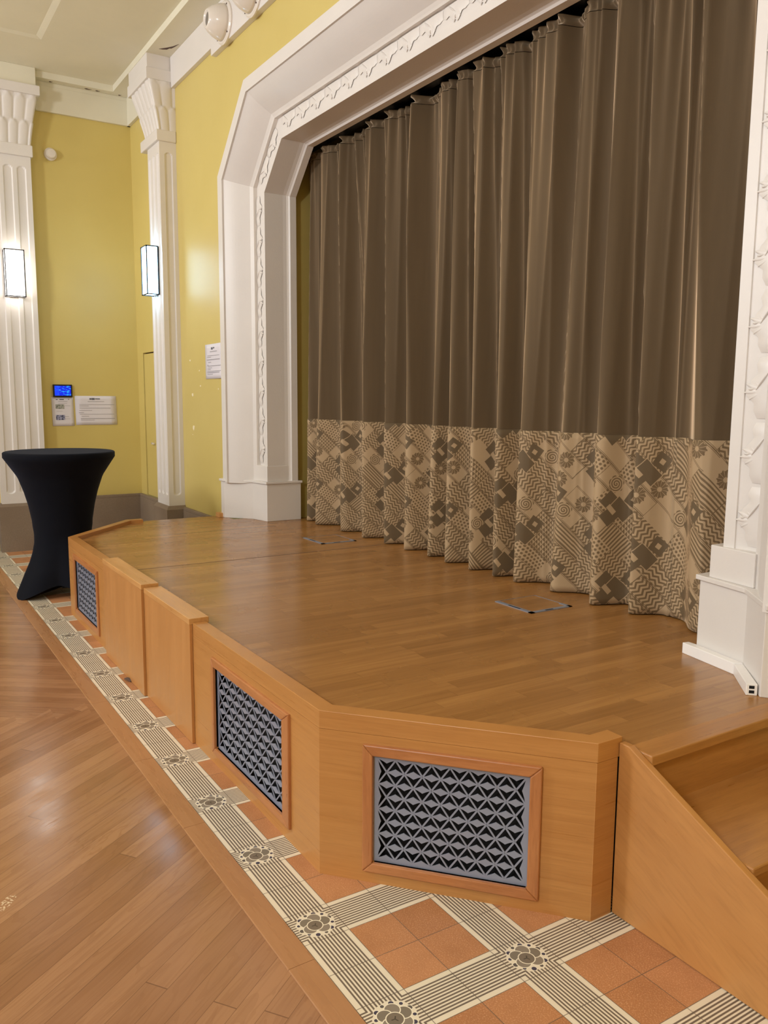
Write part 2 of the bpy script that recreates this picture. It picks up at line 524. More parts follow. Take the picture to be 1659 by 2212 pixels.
# side stage walls, seen past the opening's edge
struct(MB().box(-4.44, -4.345, 2.142, 3.2, FZ - .1, 4.2).build('wall_stage_left', YELLOW))
struct(MB().box(.75, .85, 1.90, 3.2, FZ - .1, 4.2).build('wall_stage_right', YELLOW))
struct(MB().box(-4.6, .85, 3.2, 3.3, FZ - .1, 4.2).build('wall_stage_rear', DARKBR))
struct(MB().box(-4.6, .85, 1.9, 3.3, 4.2, 4.3).build('ceiling_stage', DARKBR))

# brown stone dado
def dado(name, segs):
    b = MB()
    for (x0, x1, y0, y1, z1) in segs:
        b.box(x0, x1, y0, y1, 0, z1 - .03)
        b.prism([(x0, y0), (x1, y0), (x1, y1), (x0, y1)], z1 - .03, z1, None)
    o = b.build(name, STONE, bevel=.004); return struct(o)
dado('baseboard_left', [(-7.1, -7.06, .60, 1.60, .525)])
dado('baseboard_back', [(-7.06, -6.21, 1.565, 1.60, .525), (-5.76, -4.78, 1.625, 1.66, .515)])

# ceiling with the beam round its edge
cl = MB()
cl.box(-7.1, -6.2, -7, 1.4, ZC, ZC + .1)
cl.box(-6.2, 5, .58, 1.4, ZC, ZC + .1)
cl.box(-6.2, 5, -7, .58, ZC + .012, ZC + .15)
cl.ext([(0, 0), (.05, .012), (.0, .012)], (-6.2, 0, ZC), (1, 0, 0), (0, 0, 1), (0, 1, 0), -7, .58)
cl.ext([(0, 0), (-.05, .012), (0, .012)], (0, .58, ZC), (0, 1, 0), (0, 0, 1), (1, 0, 0), -6.2, 5)
struct(cl.build('ceiling', CREAM))
bm_ = MB().box(-7.1, 5, 1.40, 1.66, ZS, ZC + .1).box(-7.1, -6.97, -7, 1.40, ZS, ZC + .1)
struct(bm_.build('trim_2', CREAM, bevel=.003))
fz = MB()
fz.box(-5.79, -4.72, 1.622, YW, ZT + .012, ZS).box(-4.72, 5, 1.612, YW, 4.362, ZS)
fz2 = MB().box(-7.1, -6.45, 1.565, 1.60, ZT, ZS).box(-7.1, -7.065, .66, 1.6, ZT, 4.665).box(-7.1, -7.068, .66, 1.6, 4.662, ZS)
struct(fz2.build('trim_4', CREAM, bevel=.003))
struct(fz.build('trim_3', WHITE, bevel=.003))
MB().ext([(-5.662, 1.480), (-5.60, 1.530), (-5.54, 1.570), (-5.466, 1.599), (-5.53, 1.588), (-5.59, 1.572), (-5.60, 1.556), (-5.636, 1.545), (-5.655, 1.510)], (0, 0, 0), (1, 0, 0), (0, 1, 0), (0, 0, 1), ZS - .002, ZS + .001).build('crack', CRACK, None)
ck = bpy.data.objects['crack']
for y_, l_ in ((.79, .035), (1.13, .07), (1.24, .045), (1.47, .03)):
    c_ = MB().ext([(-7.03, y_), (-7.018, y_ + l_ * .3), (-7.027, y_ + l_ * .6), (-7.02, y_ + l_), (-7.04, y_ + l_ * .7), (-7.046, y_ + l_ * .3)], (0, 0, 0), (1, 0, 0), (0, 1, 0), (0, 0, 1), ZS - .002, ZS + .001).build('crack', CRACK, None)
    tag(c_, {.79: 'short plaster crack under the far beam nearest the broad pilaster', 1.13: 'longest of the small plaster cracks along the far beam', 1.24: 'small plaster crack just right of the longest one on the far beam', 1.47: 'tiny plaster crack under the far beam in the corner'}[y_], 'crack', 'small cracks along the far beam')
tag(ck, 'dark open crack in the plaster under the beam above the lamp-lit pilaster', 'crack')

# ------------------------------------------------------------------ capitals and pilasters
def ripple(sv, zt, pitch):
    """leaf tongues: two tiers, each tongue a rounded bulge with a pointed top"""
    tier = 0 if zt < .5 else 1
    t = (zt * 2) % 1.0
    ph = (sv / pitch + .5 * tier) % 1.0
    u = abs(ph - .5) * 2
    top = 1 - max(0, (t - .72) / .28) ** 2
    w = max(0, 1 - (u / max(.05, .95 * top)) ** 2)
    return .011 * math.sqrt(w) + .007 * (t if t < .95 else .4)

def capital_body(path_of, z0, z1, nz=34, pitch=.11, step=.007):
    """path_of(zt) -> plan polyline; surface grid displaced outwards"""
    rows = []
    for j in range(nz + 1):
        zt = j / nz; z = z0 + (z1 - z0) * zt
        pl = path_of(zt); row = []; acc = 0
        base_pl = path_of(0)
        for si, (a, b) in enumerate(zip(pl, pl[1:])):
            a = Vector(a); b = Vector(b); L = (b - a).length
            nrm = Vector(((b - a).y, -(b - a).x)).normalized()
            L0 = (Vector(base_pl[si + 1]) - Vector(base_pl[si])).length
            n = max(3, int(L0 / step))
            for i in range(n + 1):
                p = a.lerp(b, i / n); e = min(i, n - i) / n
                r = ripple(acc + i / n * L0, zt, pitch)
                q = p + nrm * r
                row.append((q.x, q.y, z))
            acc += L0
        rows.append(row)
    return MB().grid(rows)

def fluted_face(mb, o, u, w, width, z0, z1, flutes, fw, depth=.012, r_end=True):
    """a face of a pilaster: a slab with round-ended hollow flutes cut as a height field"""
    o, u, w = Vector(o), Vector(u), Vector(w)
    xs = []; x = 0.0
    edges = set([0, width])
    for c in flutes:
        for k in range(9): edges.add(round(c - fw / 2 + fw * k / 8, 5))
    xs = sorted(edges)
    zs = [z0, z0 + .0001]
    e0, e1 = z0 + .10, z1 - .09
    for k in range(9): zs.append(e0 + fw / 2 * k / 8)
    zs += [e0 + fw, (e0 + e1) / 2, e1 - fw]
    for k in range(9): zs.append(e1 - fw / 2 + fw / 2 * k / 8)
    zs += [z1]
    zs = sorted(set(zs))
    def d(x, z):
        for c in flutes:
            h = abs(x - c) / (fw / 2)
            if h < 1:
                dz = 0
                if z < e0 + fw / 2: dz = (e0 + fw / 2 - z) / (fw / 2)
                if z > e1 - fw / 2: dz = (z - e1 + fw / 2) / (fw / 2)
                q = h * h + dz * dz
                if q < 1: return depth * min(1, (1 - q) * 2.2)
        return 0
    rows = [[o + u * x + Vector((0, 0, z)) - w * d(x, z) for x in xs] for z in zs]
    mb.grid(rows)

def pilaster_left():
    t = thing('pilaster', 'broad white fluted pilaster behind the black bar table, warm lamp on it', 'pilaster', (-7.04, .36, 0))
    y0, y1, xf = .145, .575, -6.98
    b = MB().box(-7.1, -6.96, .115, .605, 0, .47).prism([(-7.1, .115), (-6.96, .115), (-6.96, .605), (-7.1, .605)], .47, .50, [(-7.1, .135), (-6.975, .135), (-6.975, .585), (-7.1, .585)])
    b.build('stone_base', STONE, t)
    s = MB().box(-7.1, xf - .014, y0 + .0005, y1 - .0005, .50, 3.93)
    fluted_face(s, (xf, y0, 0), (0, 1, 0), (1, 0, 0), y1 - y0, .50, 3.93, (.09, .215, .34), .088)
    s.add([(xf, y1, .5), (xf - .02, y1, .5), (xf - .02, y1, 3.93), (xf, y1, 3.93)], [(0, 1, 2, 3)])
    s.add([(xf, y0, .5), (xf - .02, y0, .5), (xf - .02, y0, 3.93), (xf, y0, 3.93)], [(0, 1, 2, 3)])
    s.build('fluted_shaft', WHITE, t)
    MB().box(-7.1, xf + .03, y0 - .02, y1 + .02, 3.93, 4.04).build('neck_block', WHITE, t, bevel=.008)
    def pth(zt):
        f = .065 * zt ** 1.3
        return [(-7.1, y0 - .0 - f), (xf + .0 + f, y0 - .0 - f), (xf + f, y1 + f), (-7.1, y1 + f)]
    capital_body(pth, 4.04, 4.50, pitch=.088).build('leafy_capital', WHITE, t, smooth=True)
    MB().box(-7.1, xf + .10, y0 - .10, y1 + .10, 4.50, 4.59).build('abacus', WHITE, t, bevel=.006)
    MB().box(-7.1, xf + .07, y0 - .07, y1 + .07, 4.59, ZC).build('entablature_block', CREAM, t, bevel=.004)
pilaster_left()

def pilaster_back():
    t = thing('pilaster', 'slim white fluted pilaster beside the stage opening, cool lamp on it', 'pilaster', (-5.98, 1.58, 0))
    x0, x1, yf = -6.17, -5.80, 1.50
    b = MB().box(-6.21, -5.765, 1.465, 1.66, 0, .495).prism([(-6.21, 1.465), (-5.765, 1.465), (-5.765, 1.66), (-6.21, 1.66)], .495, .53, [(-6.18, 1.49), (-5.79, 1.49), (-5.79, 1.66), (-6.18, 1.66)])
    b.build('stone_base', STONE, t)
    s = MB().box(x0, x1 - .014, yf + .014, 1.66, .53, 3.95)
    fluted_face(s, (x0, yf, 0), (1, 0, 0), (0, -1, 0), x1 - x0, .53, 3.95, (.065, .185, .305), .075)
    fluted_face(s, (x1, yf, 0), (0, 1, 0), (1, 0, 0), 1.66 - yf, .53, 3.95, (.085,), .075)
    s.add([(x0, yf, .53), (x0, yf + .02, .53), (x0, yf + .02, 3.95), (x0, yf, 3.95)], [(0, 1, 2, 3)])
    s.build('fluted_shaft', WHITE, t)
    MB().box(-6.30, x1 + .02, yf - .03, 1.66, 3.95, 4.05).build('neck_block', WHITE, t, bevel=.008)
    def pth(zt):
        f = .075 * zt ** 1.2
        return [(-6.20 - 2.2 * f, 1.64), (-6.20 - 2.2 * f, yf - .0 - f), (x1 + .0, yf - f), (x1 + .0, 1.66)]
    capital_body(pth, 4.05, 4.48, pitch=.08).build('leafy_capital', WHITE, t, smooth=True)
    MB().box(-6.42, x1 + .01, 1.395, 1.66, 4.48, 4.58).build('abacus', WHITE, t, bevel=.005)
    MB().box(-6.40, x1, 1.405, 1.66, 4.58, ZC).build('entablature_block', WHITE, t, bevel=.004)
pilaster_back()

# ------------------------------------------------------------------ wall lamps
def sconce(label, o, u, w, mat):
    """o: lower-left-front corner of the back plate, u: along the wall, w: out of the wall"""
    o, u, w = Vector(o), Vector(u), Vector(w)
    H, Wd, D = .445, .175, .115
    t = thing('wall_lamp', label, 'wall lamp', o)
    g = MB(); g.ext([(.006, .006), (Wd - .006, .006), (Wd - .006, H - .006), (.006, H - .006)], o, u, (0, 0, 1), w, .008, D - .004)
    g.build('glass_shade', mat, t)
    f = MB(); r = .0045
    def bar(a, b):
        a = o + u * a[0] + Vector((0, 0, a[1])) + w * a[2]; b = o + u * b[0] + Vector((0, 0, b[1])) + w * b[2]
        lo = [min(a[i], b[i]) - r for i in range(3)]; hi = [max(a[i], b[i]) + r for i in range(3)]
        f.box(lo[0], hi[0], lo[1], hi[1], lo[2], hi[2])
    for z in (0, H):
        bar((0, z, D), (Wd, z, D)); bar((0, z, .01), (0, z, D)); bar((Wd, z, .01), (Wd, z, D))
    for x in (0, Wd): bar((x, 0, D), (x, H, D)); bar((x, 0, .008), (x, H, .008))
    f.build('metal_frame', BRONZE, t)
    MB().ext([(0, 0), (Wd, 0), (Wd, H), (0, H)], o, u, (0, 0, 1), w, 0, .008).build('back_plate', BRONZE, t)
sconce('lit box wall lamp glowing warm white on the broad pilaster at the left', (-6.975, .275, 2.57), (0, 1, 0), (1, 0, 0), GLOW_WARM)
sconce('lit box wall lamp glowing cool blue-white on the slim pilaster', (-6.075, 1.495, 2.57), (1, 0, 0), (0, -1, 0), GLOW_COOL)

# ------------------------------------------------------------------ small things on the walls
t = thing('smoke_detector', 'small round white detector high on the yellow wall at the far left', 'detector', (-7.1, .785, 4.02))
MB().lathe([(.062, 0), (.062, .02), (.055, .028)], (-7.1, .785, 4.02), (1, 0, 0)).build('base', PLASTIC, t, smooth=False)
MB().lathe([(.05, .028), (.05, .05), (.042, .066), (.02, .07)], (-7.1, .785, 4.02), (1, 0, 0)).build('sensor_cap', PLASTIC, t, smooth=False)

t = thing('touch_panel', 'small dark-framed control screen glowing blue above the taped sheets', 'screen', (-7.1, .798, 1.65))
MB().box(-7.1, -7.075, .702, .894, 1.586, 1.716).build('housing', BLACKP, t, bevel=.003)
MB().box(-7.076, -7.0735, .717, .879, 1.600, 1.702).build('screen', SCREEN, t)

def sheet(name, label, o, u, w, Wd, H, lines, skew=0, pics=(), curl=0, logo=None):
    o, u, w = Vector(o), Vector(u), Vector(w)
    t = thing(name, label, 'paper', o)
    rows = []
    for j in range(9):
        z = H * j / 8; row = []
        for i in range(7):
            a = Wd * i / 6 + skew * (j / 8 - .5)
            row.append(o + u * a + Vector((0, 0, z)) + w * (.004 + curl * (i / 6) ** 3 * (.5 + .5 * math.cos(j * .9))))
        rows.append(row)
    p = MB().grid(rows).build('sheet', PAPER, t, smooth=True)
    sm = p.modifiers.new('thickness', 'SOLIDIFY'); sm.thickness = .0012
    for (a, b, z, th) in lines:
        MB().ext([(a * Wd, (z * H) - th / 2), (b * Wd, (z * H) - th / 2), (b * Wd, (z * H) + th / 2), (a * Wd, (z * H) + th / 2)], o, u, (0, 0, 1), w, .0055 + curl * .2, .006 + curl * .2).build('printed_line', INK, t)
    for (a, b, z0, z1) in logo or ():
        MB().ext([(a * Wd, z0 * H), (b * Wd, z0 * H), (b * Wd, z1 * H), (a * Wd, z1 * H)], o, u, (0, 0, 1), w, .0055, .0062).build('printed_heading', INKD, t)
    for (a, b, z0, z1, m) in pics:
        MB().ext([(a * Wd, z0 * H), (b * Wd, z0 * H), (b * Wd, z1 * H), (a * Wd, z1 * H)], o, u, (0, 0, 1), w, .0055, .0062).build('printed_picture', m, t)
def pic(name, c0, c1):
    m = M(name, c0, .8); x, y, z = m.coord(); m.color(m.mix(m.smooth(m.noise(x, y, z, 55, 3), .4, .6), c0, c1)); return m.m
P1, P2 = pic('grey_thumbnail', srgb(120, 122, 112), srgb(176, 174, 164)), pic('blue_thumbnail', srgb(70, 72, 96), srgb(170, 170, 200))
sheet('instruction_sheet', 'upright white sheet with two small pictures under the blue screen', (-7.1, .686, 1.282), (0, 1, 0), (1, 0, 0), .218, .30,
      [(.3, .72, .86, .004), (.3, .7, .79, .003), (.6, .85, .71, .003), (.2, .48, .52, .003), (.58, .76, .33, .004), (.58, .82, .25, .003)],
      skew=-.004, pics=[(.17, .57, .60, .755, P1), (.17, .58, .21, .385, P2)], logo=[(.36, .56, .915, .945), (.19, .28, .915, .94), (.76, .8, .92, .95)])
sheet('notice_sheet', 'wide white text notice right of the blue screen on the far wall', (-7.1, .921, 1.291), (0, 1, 0), (1, 0, 0), .43, .308,
      [(.3, .7, .81, .005), (.1, .95, .705, .004), (.1, .32, .655, .005), (.1, .85, .58, .005), (.09, .4, .50, .004), (.08, .2, .425, .005), (.1, .94, .37, .004), (.14, .32, .30, .004), (.12, .95, .22, .006), (.12, .45, .17, .004)],
      skew=-.006, logo=[(.345, .395, .87, .925), (.40, .47, .865, .93), (.48, .60, .885, .915)])
sheet('notice_sheet', 'white text notice taped to the yellow wall beside the stage opening', (-5.123, YW, 1.757), (1, 0, 0), (0, -1, 0), .42, .303,
      [(.3, .72, .785, .006), (.14, .86, .67, .004), (.12, .36, .625, .004), (.1, .86, .555, .006), (.18, .36, .48, .004), (.12, .2, .40, .004), (.14, .95, .375, .005), (.14, .4, .32, .004), (.14, .32, .27, .004),
       (.12, .96, .22, .005), (.12, .96, .18, .006), (.12, .45, .13, .004)], skew=-.004, curl=.012, logo=[(.36, .46, .84, .905), (.48, .6, .865, .905)])

rnd = random.Random(4)
for i, (x_, z_, s_) in enumerate([(-5.545, 1.936, .014), (-5.298, 1.835, .009), (-5.277, 1.696, .011), (-5.495, 1.617, .022), (-4.825, 1.667, .009), (-5.489, 1.303, .026), (-5.52, 1.24, .010)]):
    pl = [(s_ * rnd.uniform(.45, 1) * math.cos(k * PI / 4) * 1.6, s_ * rnd.uniform(.45, 1) * math.sin(k * PI / 4)) for k in range(8)]
    o = MB().ext(pl, (x_, YW - .0005, z_), (1, 0, 0), (0, 0, 1), (0, -1, 0), 0, .0012).build('paint_chip', CHIP)
    tag(o, ['small pale paint chip, topmost of those on the yellow wall near the slim pilaster', 'tiny pale paint chip left of and below the notice',
            'tiny pale paint chip on the yellow wall under the notice level', 'wide pale paint chip left of the notice, above the largest one',
            'tiny pale paint chip directly below the taped notice', 'largest ragged paint chip low on the yellow wall',
            'small pale chip hanging just under the largest paint chip'][i], 'paint chip', 'paint chips on the yellow wall')

# jet nozzles on the frieze
def nozzle(x_, label):
    o = Vector((x_, 1.612, 4.50))
    t = thing('air_nozzle', label, 'air vent', o, 'air nozzles on the frieze')
    fl_ = MB().lathe([(.158, 0), (.158, .012), (.146, .022), (.135, .022)], o, (0, -1, 0), 40)
    fl_ = fl_.build('flange', PLASTIC, t, smooth=False)
    b = MB().lathe([(.134, .018), (.130, .045), (.116, .085), (.096, .12), (.074, .146), (.064, .155), (.056, .155), (.05, .135)], o, (0, -1, 0), 40)
    b.build('cone', PLASTIC, t, smooth=True)
    MB().lathe([(.052, .128), (.052, .14)], o, (0, -1, 0), 32).build('nozzle_mouth', NOZZLE_IN, t)
    for a in (.8, 2.35, 3.9, 5.5):
        MB().lathe([(.006, .02), (.006, .026)], o + Vector((.142 * math.cos(a), 0, .142 * math.sin(a))), (0, -1, 0), 10).build('screw', CRACK, fl_)
nozzle(-4.40, 'round white air nozzle on the frieze, the one shown whole')
nozzle(-3.84, 'second round white air nozzle, cut off by the top edge')

# ------------------------------------------------------------------ proscenium
def sweep(prof, arr, centre_sign=1):
    """prof: (offset outward, y). arr: function offset -> path points (x,z)"""
    rings = [[(x_, yy, z_) for (x_, z_) in arr(off)] for off, yy in prof]
    n = len(rings); m_ = len(rings[0]); b = MB()
    b.v = [p for r in rings for p in r]
    for i in range(n):
        k = (i + 1) % n
        for j in range(m_ - 1): b.f.append((i * m_ + j, i * m_ + j + 1, k * m_ + j + 1, k * m_ + j))
    b.f.append(tuple(i * m_ for i in range(n))); b.f.append(tuple(i * m_ + m_ - 1 for i in range(n)))
    return b
XL, XR, Z1, Z2 = -4.262, .13, 3.235, 3.567
T225 = math.tan(math.radians(22.5))
def path(off, zb=.86):
    return [(XL - off, zb), (XL - off, Z1 + off * T225), (XL + (Z2 - Z1) - off * T225, Z2 + off), (XR - (Z2 - Z1) + off * T225, Z2 + off), (XR + off, Z1 + off * T225), (XR + off, zb)]
pro = thing('proscenium_arch', 'white moulded frame with clipped corners round the curtained stage opening', 'arch', (-2.06, 1.86, FZ))
prof = [(0, 1.868), (.048, 1.868), (.050, 1.874), (.158, 1.874), (.160, 1.842), (.172, 1.835), (.190, 1.822)]
for k in range(1, 9):
    q = k / 9; prof.append((.190 + .14 * q, 1.822 - .165 * q - .012 * math.sin(PI * q)))
prof += [(.335, 1.652), (.335, 1.636), (.430, 1.636), (.430, 1.70), (.3, 1.90), (.3, 2.14), (-.022, 2.14), (-.022, 2.085), (-.010, 2.075), (-.003, 2.06), (0, 2.03)]
sweep(prof, path).build('moulded_frame', WHITE, pro)
# plinths
def plinth(P, Q, cap, sub):
    b = MB().prism(P, FZ, .868).prism(Q, .868, .888)
    o = b.build('plinth', WHITE, pro, bevel=.003)
    MB().prism(sub, .888, 1.02).build('plinth_block', WHITE, pro, bevel=.003)
plinth([(-4.76, 1.66), (-4.735, 1.632), (-4.66, 1.632), (-4.45, 1.812), (-4.245, 1.852), (-4.245, 2.17), (-4.76, 2.17)],
       [(-4.775, 1.66), (-4.75, 1.620), (-4.655, 1.620), (-4.445, 1.800), (-4.233, 1.840), (-4.233, 2.18), (-4.775, 2.18)], 0,
       [(-4.425, 1.835), (-4.258, 1.862), (-4.258, 2.14), (-4.425, 2.14)])
plinth([(.50, 1.66), (.475, 1.64), (.285, 1.815), (.03, 1.872), (.03, 2.2), (.50, 2.2)],
       [(.515, 1.66), (.485, 1.628), (.28, 1.803), (.016, 1.860), (.016, 2.21), (.515, 2.21)], 0,
       [(.30, 1.825), (.078, 1.862), (.078, 2.17), (.30, 2.17)])
# leaf ornaments along the band
def leaf_mesh():
    b = MB(); N = 20
    # body: long rounded tongue; v toward the outside (0..), u along the path
    def lobe(cu, cv, L, wd, ang, h, z0=0):
        co, si = math.cos(ang), math.sin(ang); rows = []
        for j in range(9):
            s = j / 8; r = wd * math.sin(PI * (.06 + .90 * s)) ** .8 * (1 - .35 * s)
            row = []
            for i in range(9):
                a = (i / 8 - .5) * 2
                p, q = s * L, a * r
                row.append((cu + p * co - q * si, cv + p * si + q * co, z0 + h * math.sqrt(max(0, 1 - a * a)) * math.sin(PI * (.1 + .8 * s))))
            rows.append(row)
        b.grid(rows)
    rows = []
    for j in range(17):                          # low plate with a scalloped inner edge
        q = j / 16; uu = (q - .5) * .231
        vi = .098 - .042 * math.exp(-((uu - .012) / .042) ** 2) + .006 * math.cos(uu * 110)
        rows.append([(uu, vi + (.152 - vi) * i / 8, -.001 + .013 * math.sin(PI * min(1, .16 + .5 * i / 8)) * (1 - .75 * (2 * abs(q - .5)) ** 6)) for i in range(9)])
    b.grid(rows)
    for a, L, w_ in ((-2.3, .060, .010), (-1.9, .082, .012), (-1.5, .086, .012), (-1.1, .070, .010)):
        lobe(.012, .132, L, w_ * 1.25, a, .008, .004)
    lobe(.006, .088, .020, .006, -1.6, .010, .008)
    lobe(-.060, .150, .085, .006, -.62, .010, .010)
    return b
lm = leaf_mesh()
leaf_me = None
def add_leaf(px_, pz_, tang, first=[None]):
    global leaf_me
    t2 = Vector((tang[0], 0, tang[1])).normalized()
    outw = Vector((-t2.z, 0, t2.x))         # outward from the opening for this direction of travel
    nrm = Vector((0, -1, 0))
    mt = Matrix((t2, outw, nrm)).transposed().to_4x4()
    mt.translation = Vector((px_, 1.8735, pz_)) - world_loc(pro)
    if first[0] is None:
        ob = lm.build('leaf_ornament', WHITE, None, smooth=True)
        ob.parent = pro; first[0] = ob
    else:
        ob = copy_part(first[0], pro)
    ob.matrix_local = mt
base = path(0, 1.03)
PIT = .233
for i, (a, b) in enumerate(zip(base, base[1:])):
    a = Vector(a); b = Vector(b); L = (b - a).length
    d = (b - a) / L
    n = max(1, round(L / PIT)); st = L / n
    if i >= 3:   # travel reversed on the far half keeps the leaves pointing alike
        pass
    for k in range(n):
        p = a + d * (st * (k + .5)); add_leaf(p.x, p.y, (d.x, d.y))

# white cable trunking at the foot of the near plinth
t = thing('cable_trunking', 'white cable trunking at the foot of the near white plinth', 'trunking', (.2, 1.83, FZ))
b = MB().prism([(-.005, 1.868), (-.012, 1.838), (.272, 1.778), (.29, 1.810), (.03, 1.866)], FZ, FZ + .045)
b.build('long_run', TRUNK, t, bevel=.002)
b = MB().prism([(.272, 1.778), (.435, 1.618), (.462, 1.645), (.29, 1.810)], FZ, FZ + .042)
b.build('short_run', TRUNK, t, bevel=.002)
hb = MB()
e0, e1 = Vector((.435, 1.618, 0)), Vector((.462, 1.645, 0)); dv_ = (e1 - e0).normalized(); nv = Vector((dv_.y, -dv_.x, 0))
for z0 in (.008, .025):
    hb.ext([(.010, z0), (.028, z0), (.028, z0 + .011), (.010, z0 + .011)], e0 + Vector((0, 0, FZ)), dv_, (0, 0, 1), nv, -.004, .0008)
hb.build('open_end', VOID, t)

# ------------------------------------------------------------------ curtains
def hashf(i, s=0):
    v = math.sin(i * 127.1 + s * 311.7) * 43758.5453; return v - math.floor(v)
def vnoise(x_, s=0):
    i = math.floor(x_); f = x_ - i; f = f * f * (3 - 2 * f)
    return hashf(i, s) * (1 - f) + hashf(i + 1, s) * f
CREST = [-4.36, -4.13, -3.90, -3.49, -3.14, -2.84, -2.56, -2.28, -2.05, -1.79, -1.57, -1.39, -1.105, -.78, -.555, -.17, .10, .42]
def phase(x_):
    for i, (a, b) in enumerate(zip(CREST, CREST[1:])):
        if x_ < b:
            t = (x_ - a) / (b - a)
            if i == 14: t = t / .34 * .5 if t < .34 else .5 + (t - .34) / .66 * .5   # the last fold turns back quickly, then opens out
            return i + t
    return len(CREST) - 1
def curtain_y(x_, z, seed):
    h = (z - FZ) / 3.0
    drift = (vnoise(x_ * 1.7 + 3, seed) - .5) * .9 * h + (vnoise(x_ * 4.1, seed + 5) - .5) * .5 * h
    p = phase(x_ + .05 * math.sin(x_ * 2.3) * h) + drift
    c = math.cos(2 * PI * p)
    amp = .074 * (1 - .42 * h) * (.78 + .45 * hashf(math.floor(p + .5), seed)) * (1 - .25 * max(0, min(1, (x_ + .5) / .3)))
    y_ = -amp * (c + .18 * math.cos(4 * PI * p))
    fine = .014 + .036 * h
    y_ -= .013 * math.exp(-max(0, 3.5 - z) / .4) * math.sin(2 * PI * (x_ * 15 + 1.3 * vnoise(x_ * 6, seed)))
    r1 = abs(math.sin(PI * (p * 1.9 + .7 * vnoise(x_ * 2.6, seed + 2) + .25 * h)))
    y_ -= fine * .9 * ((1 - r1) ** 1.6 - .3)
    r2 = abs(math.sin(PI * (p * 2.6 + 1.1 * vnoise(x_ * 3.7, seed + 8) - .35 * h)))
    y_ -= fine * .55 * min(1, .25 + h * 1.6) * ((1 - r2) ** 2 - .25)
    y_ += .005 * (vnoise(x_ * 14 + z * .7, seed + 3) - .5)
    return 2.225 + y_
ZB = 1.418
def drape(x0, x1, dy, name, label, half):
    seed = 1
    t = thing(name, label, 'curtain', ((x0 + x1) / 2, 2.2 + dy, FZ))
    nx = int((x1 - x0) / .0045)
    xs = [x0 + (x1 - x0) * i / nx for i in range(nx + 1)]
    acc = [0]
    for a, b in zip(xs, xs[1:]):
        acc.append(acc[-1] + math.hypot(b - a, curtain_y(b, 1.0, seed) - curtain_y(a, 1.0, seed)))
    def part(nm, zs, mat, off, uvn=True):
        rows = []; uv = []
        for z in zs:
            rows.append([(x_, curtain_y(x_, z, seed) + dy + off, z) for x_ in xs])
            uv += [(s_ + half * .37, z - FZ) for s_ in acc]
        return MB().grid(rows).build(nm, mat, t, smooth=True, uvs=uv)
    part('velvet_drape', [ZB - .01 + (3.50 - ZB) * j / 44 for j in range(45)], VELVET, 0)
    h = part('patterned_border', [FZ + .006 + (ZB - FZ - .004) * j / 26 for j in range(27)], BROCADE, -.003)
    sm = h.modifiers.new('thickness', 'SOLIDIFY'); sm.thickness = .004; sm.offset = 1
    # gathered heading: narrow ruffles standing above the gather line
    rows = []; uv = []
    for j in range(9):
        z = 3.493 + .05 * j / 8; q = j / 8
        w = math.sin(PI * min(1, q * 1.15))
        rows.append([(x_, 2.225 + dy + (curtain_y(x_, 3.49, seed) - 2.225) * (1 - .5 * w)
                      - .005 * w * math.sin(x_ * 190 + 3 * vnoise(x_ * 20, seed)) - .004 * w, z + .006 * vnoise(x_ * 30, seed) * q) for x_ in xs])
        uv += [(s_, z - FZ) for s_ in acc]
    MB().grid(rows).build('gathered_heading', VELVET, t, smooth=True, uvs=uv)
drape(-4.215, -2.06, .02, 'stage_curtain', 'brown velvet stage curtain with patterned border, the farther left half', 0)
drape(-2.13, .42, -.01, 'stage_curtain', 'brown velvet stage curtain with patterned border, the nearer right half', 1)
tr = MB().box(-4.5, .74, 2.19, 2.25, 3.575, 3.61).build('curtain_rail', BLACKP)
tag(tr, 'dark curtain rail in shadow above the gathered curtain tops', 'rail')

# ------------------------------------------------------------------ stage
ST = thing('stage', 'low oak stage platform with clipped corners and grilled front panels', 'stage', (-2.13, .5, 0))
SY = .212
A, B_ = Vector((-.16, SY)), Vector((.506, .802))
A2, B2 = Vector((-4.105, SY)), Vector((-4.766, .802))
LT_ = .577            # top of the raised lip
plan = [(-4.095, SY + .021), (-.168, SY + .021), (.484, .81), (.484, .92), (.53, .92), (.53, 1.66), (.53, 3.2), (-4.52, 3.2), (-4.52, 1.66), (-4.79, 1.66), (-4.79, .95), (-4.744, .95), (-4.744, .81)]
dk_ = MB().prism(plan, FZ - .03, FZ)
dk_.build('deck_boards', STAGE_FLOOR, ST)
MB().box(-2.824, -2.817, SY + .03, 2.1, FZ - .001, FZ + .0006).build('deck_joint', CRACK, ST)
MB().box(.5285, .5315, .93, 1.64, FZ - .001, FZ + .0006).build('deck_joint', CRACK, ST)
MB().prism([(-4.08, SY + .05), (-.18, SY + .05), (.44, .80), (.44, 1.60), (-4.70, 1.60), (-4.70, .80)], .002, FZ - .031).build('dark_backing', VOID, ST)  # black block painted as the unlit hollow behind the grilles

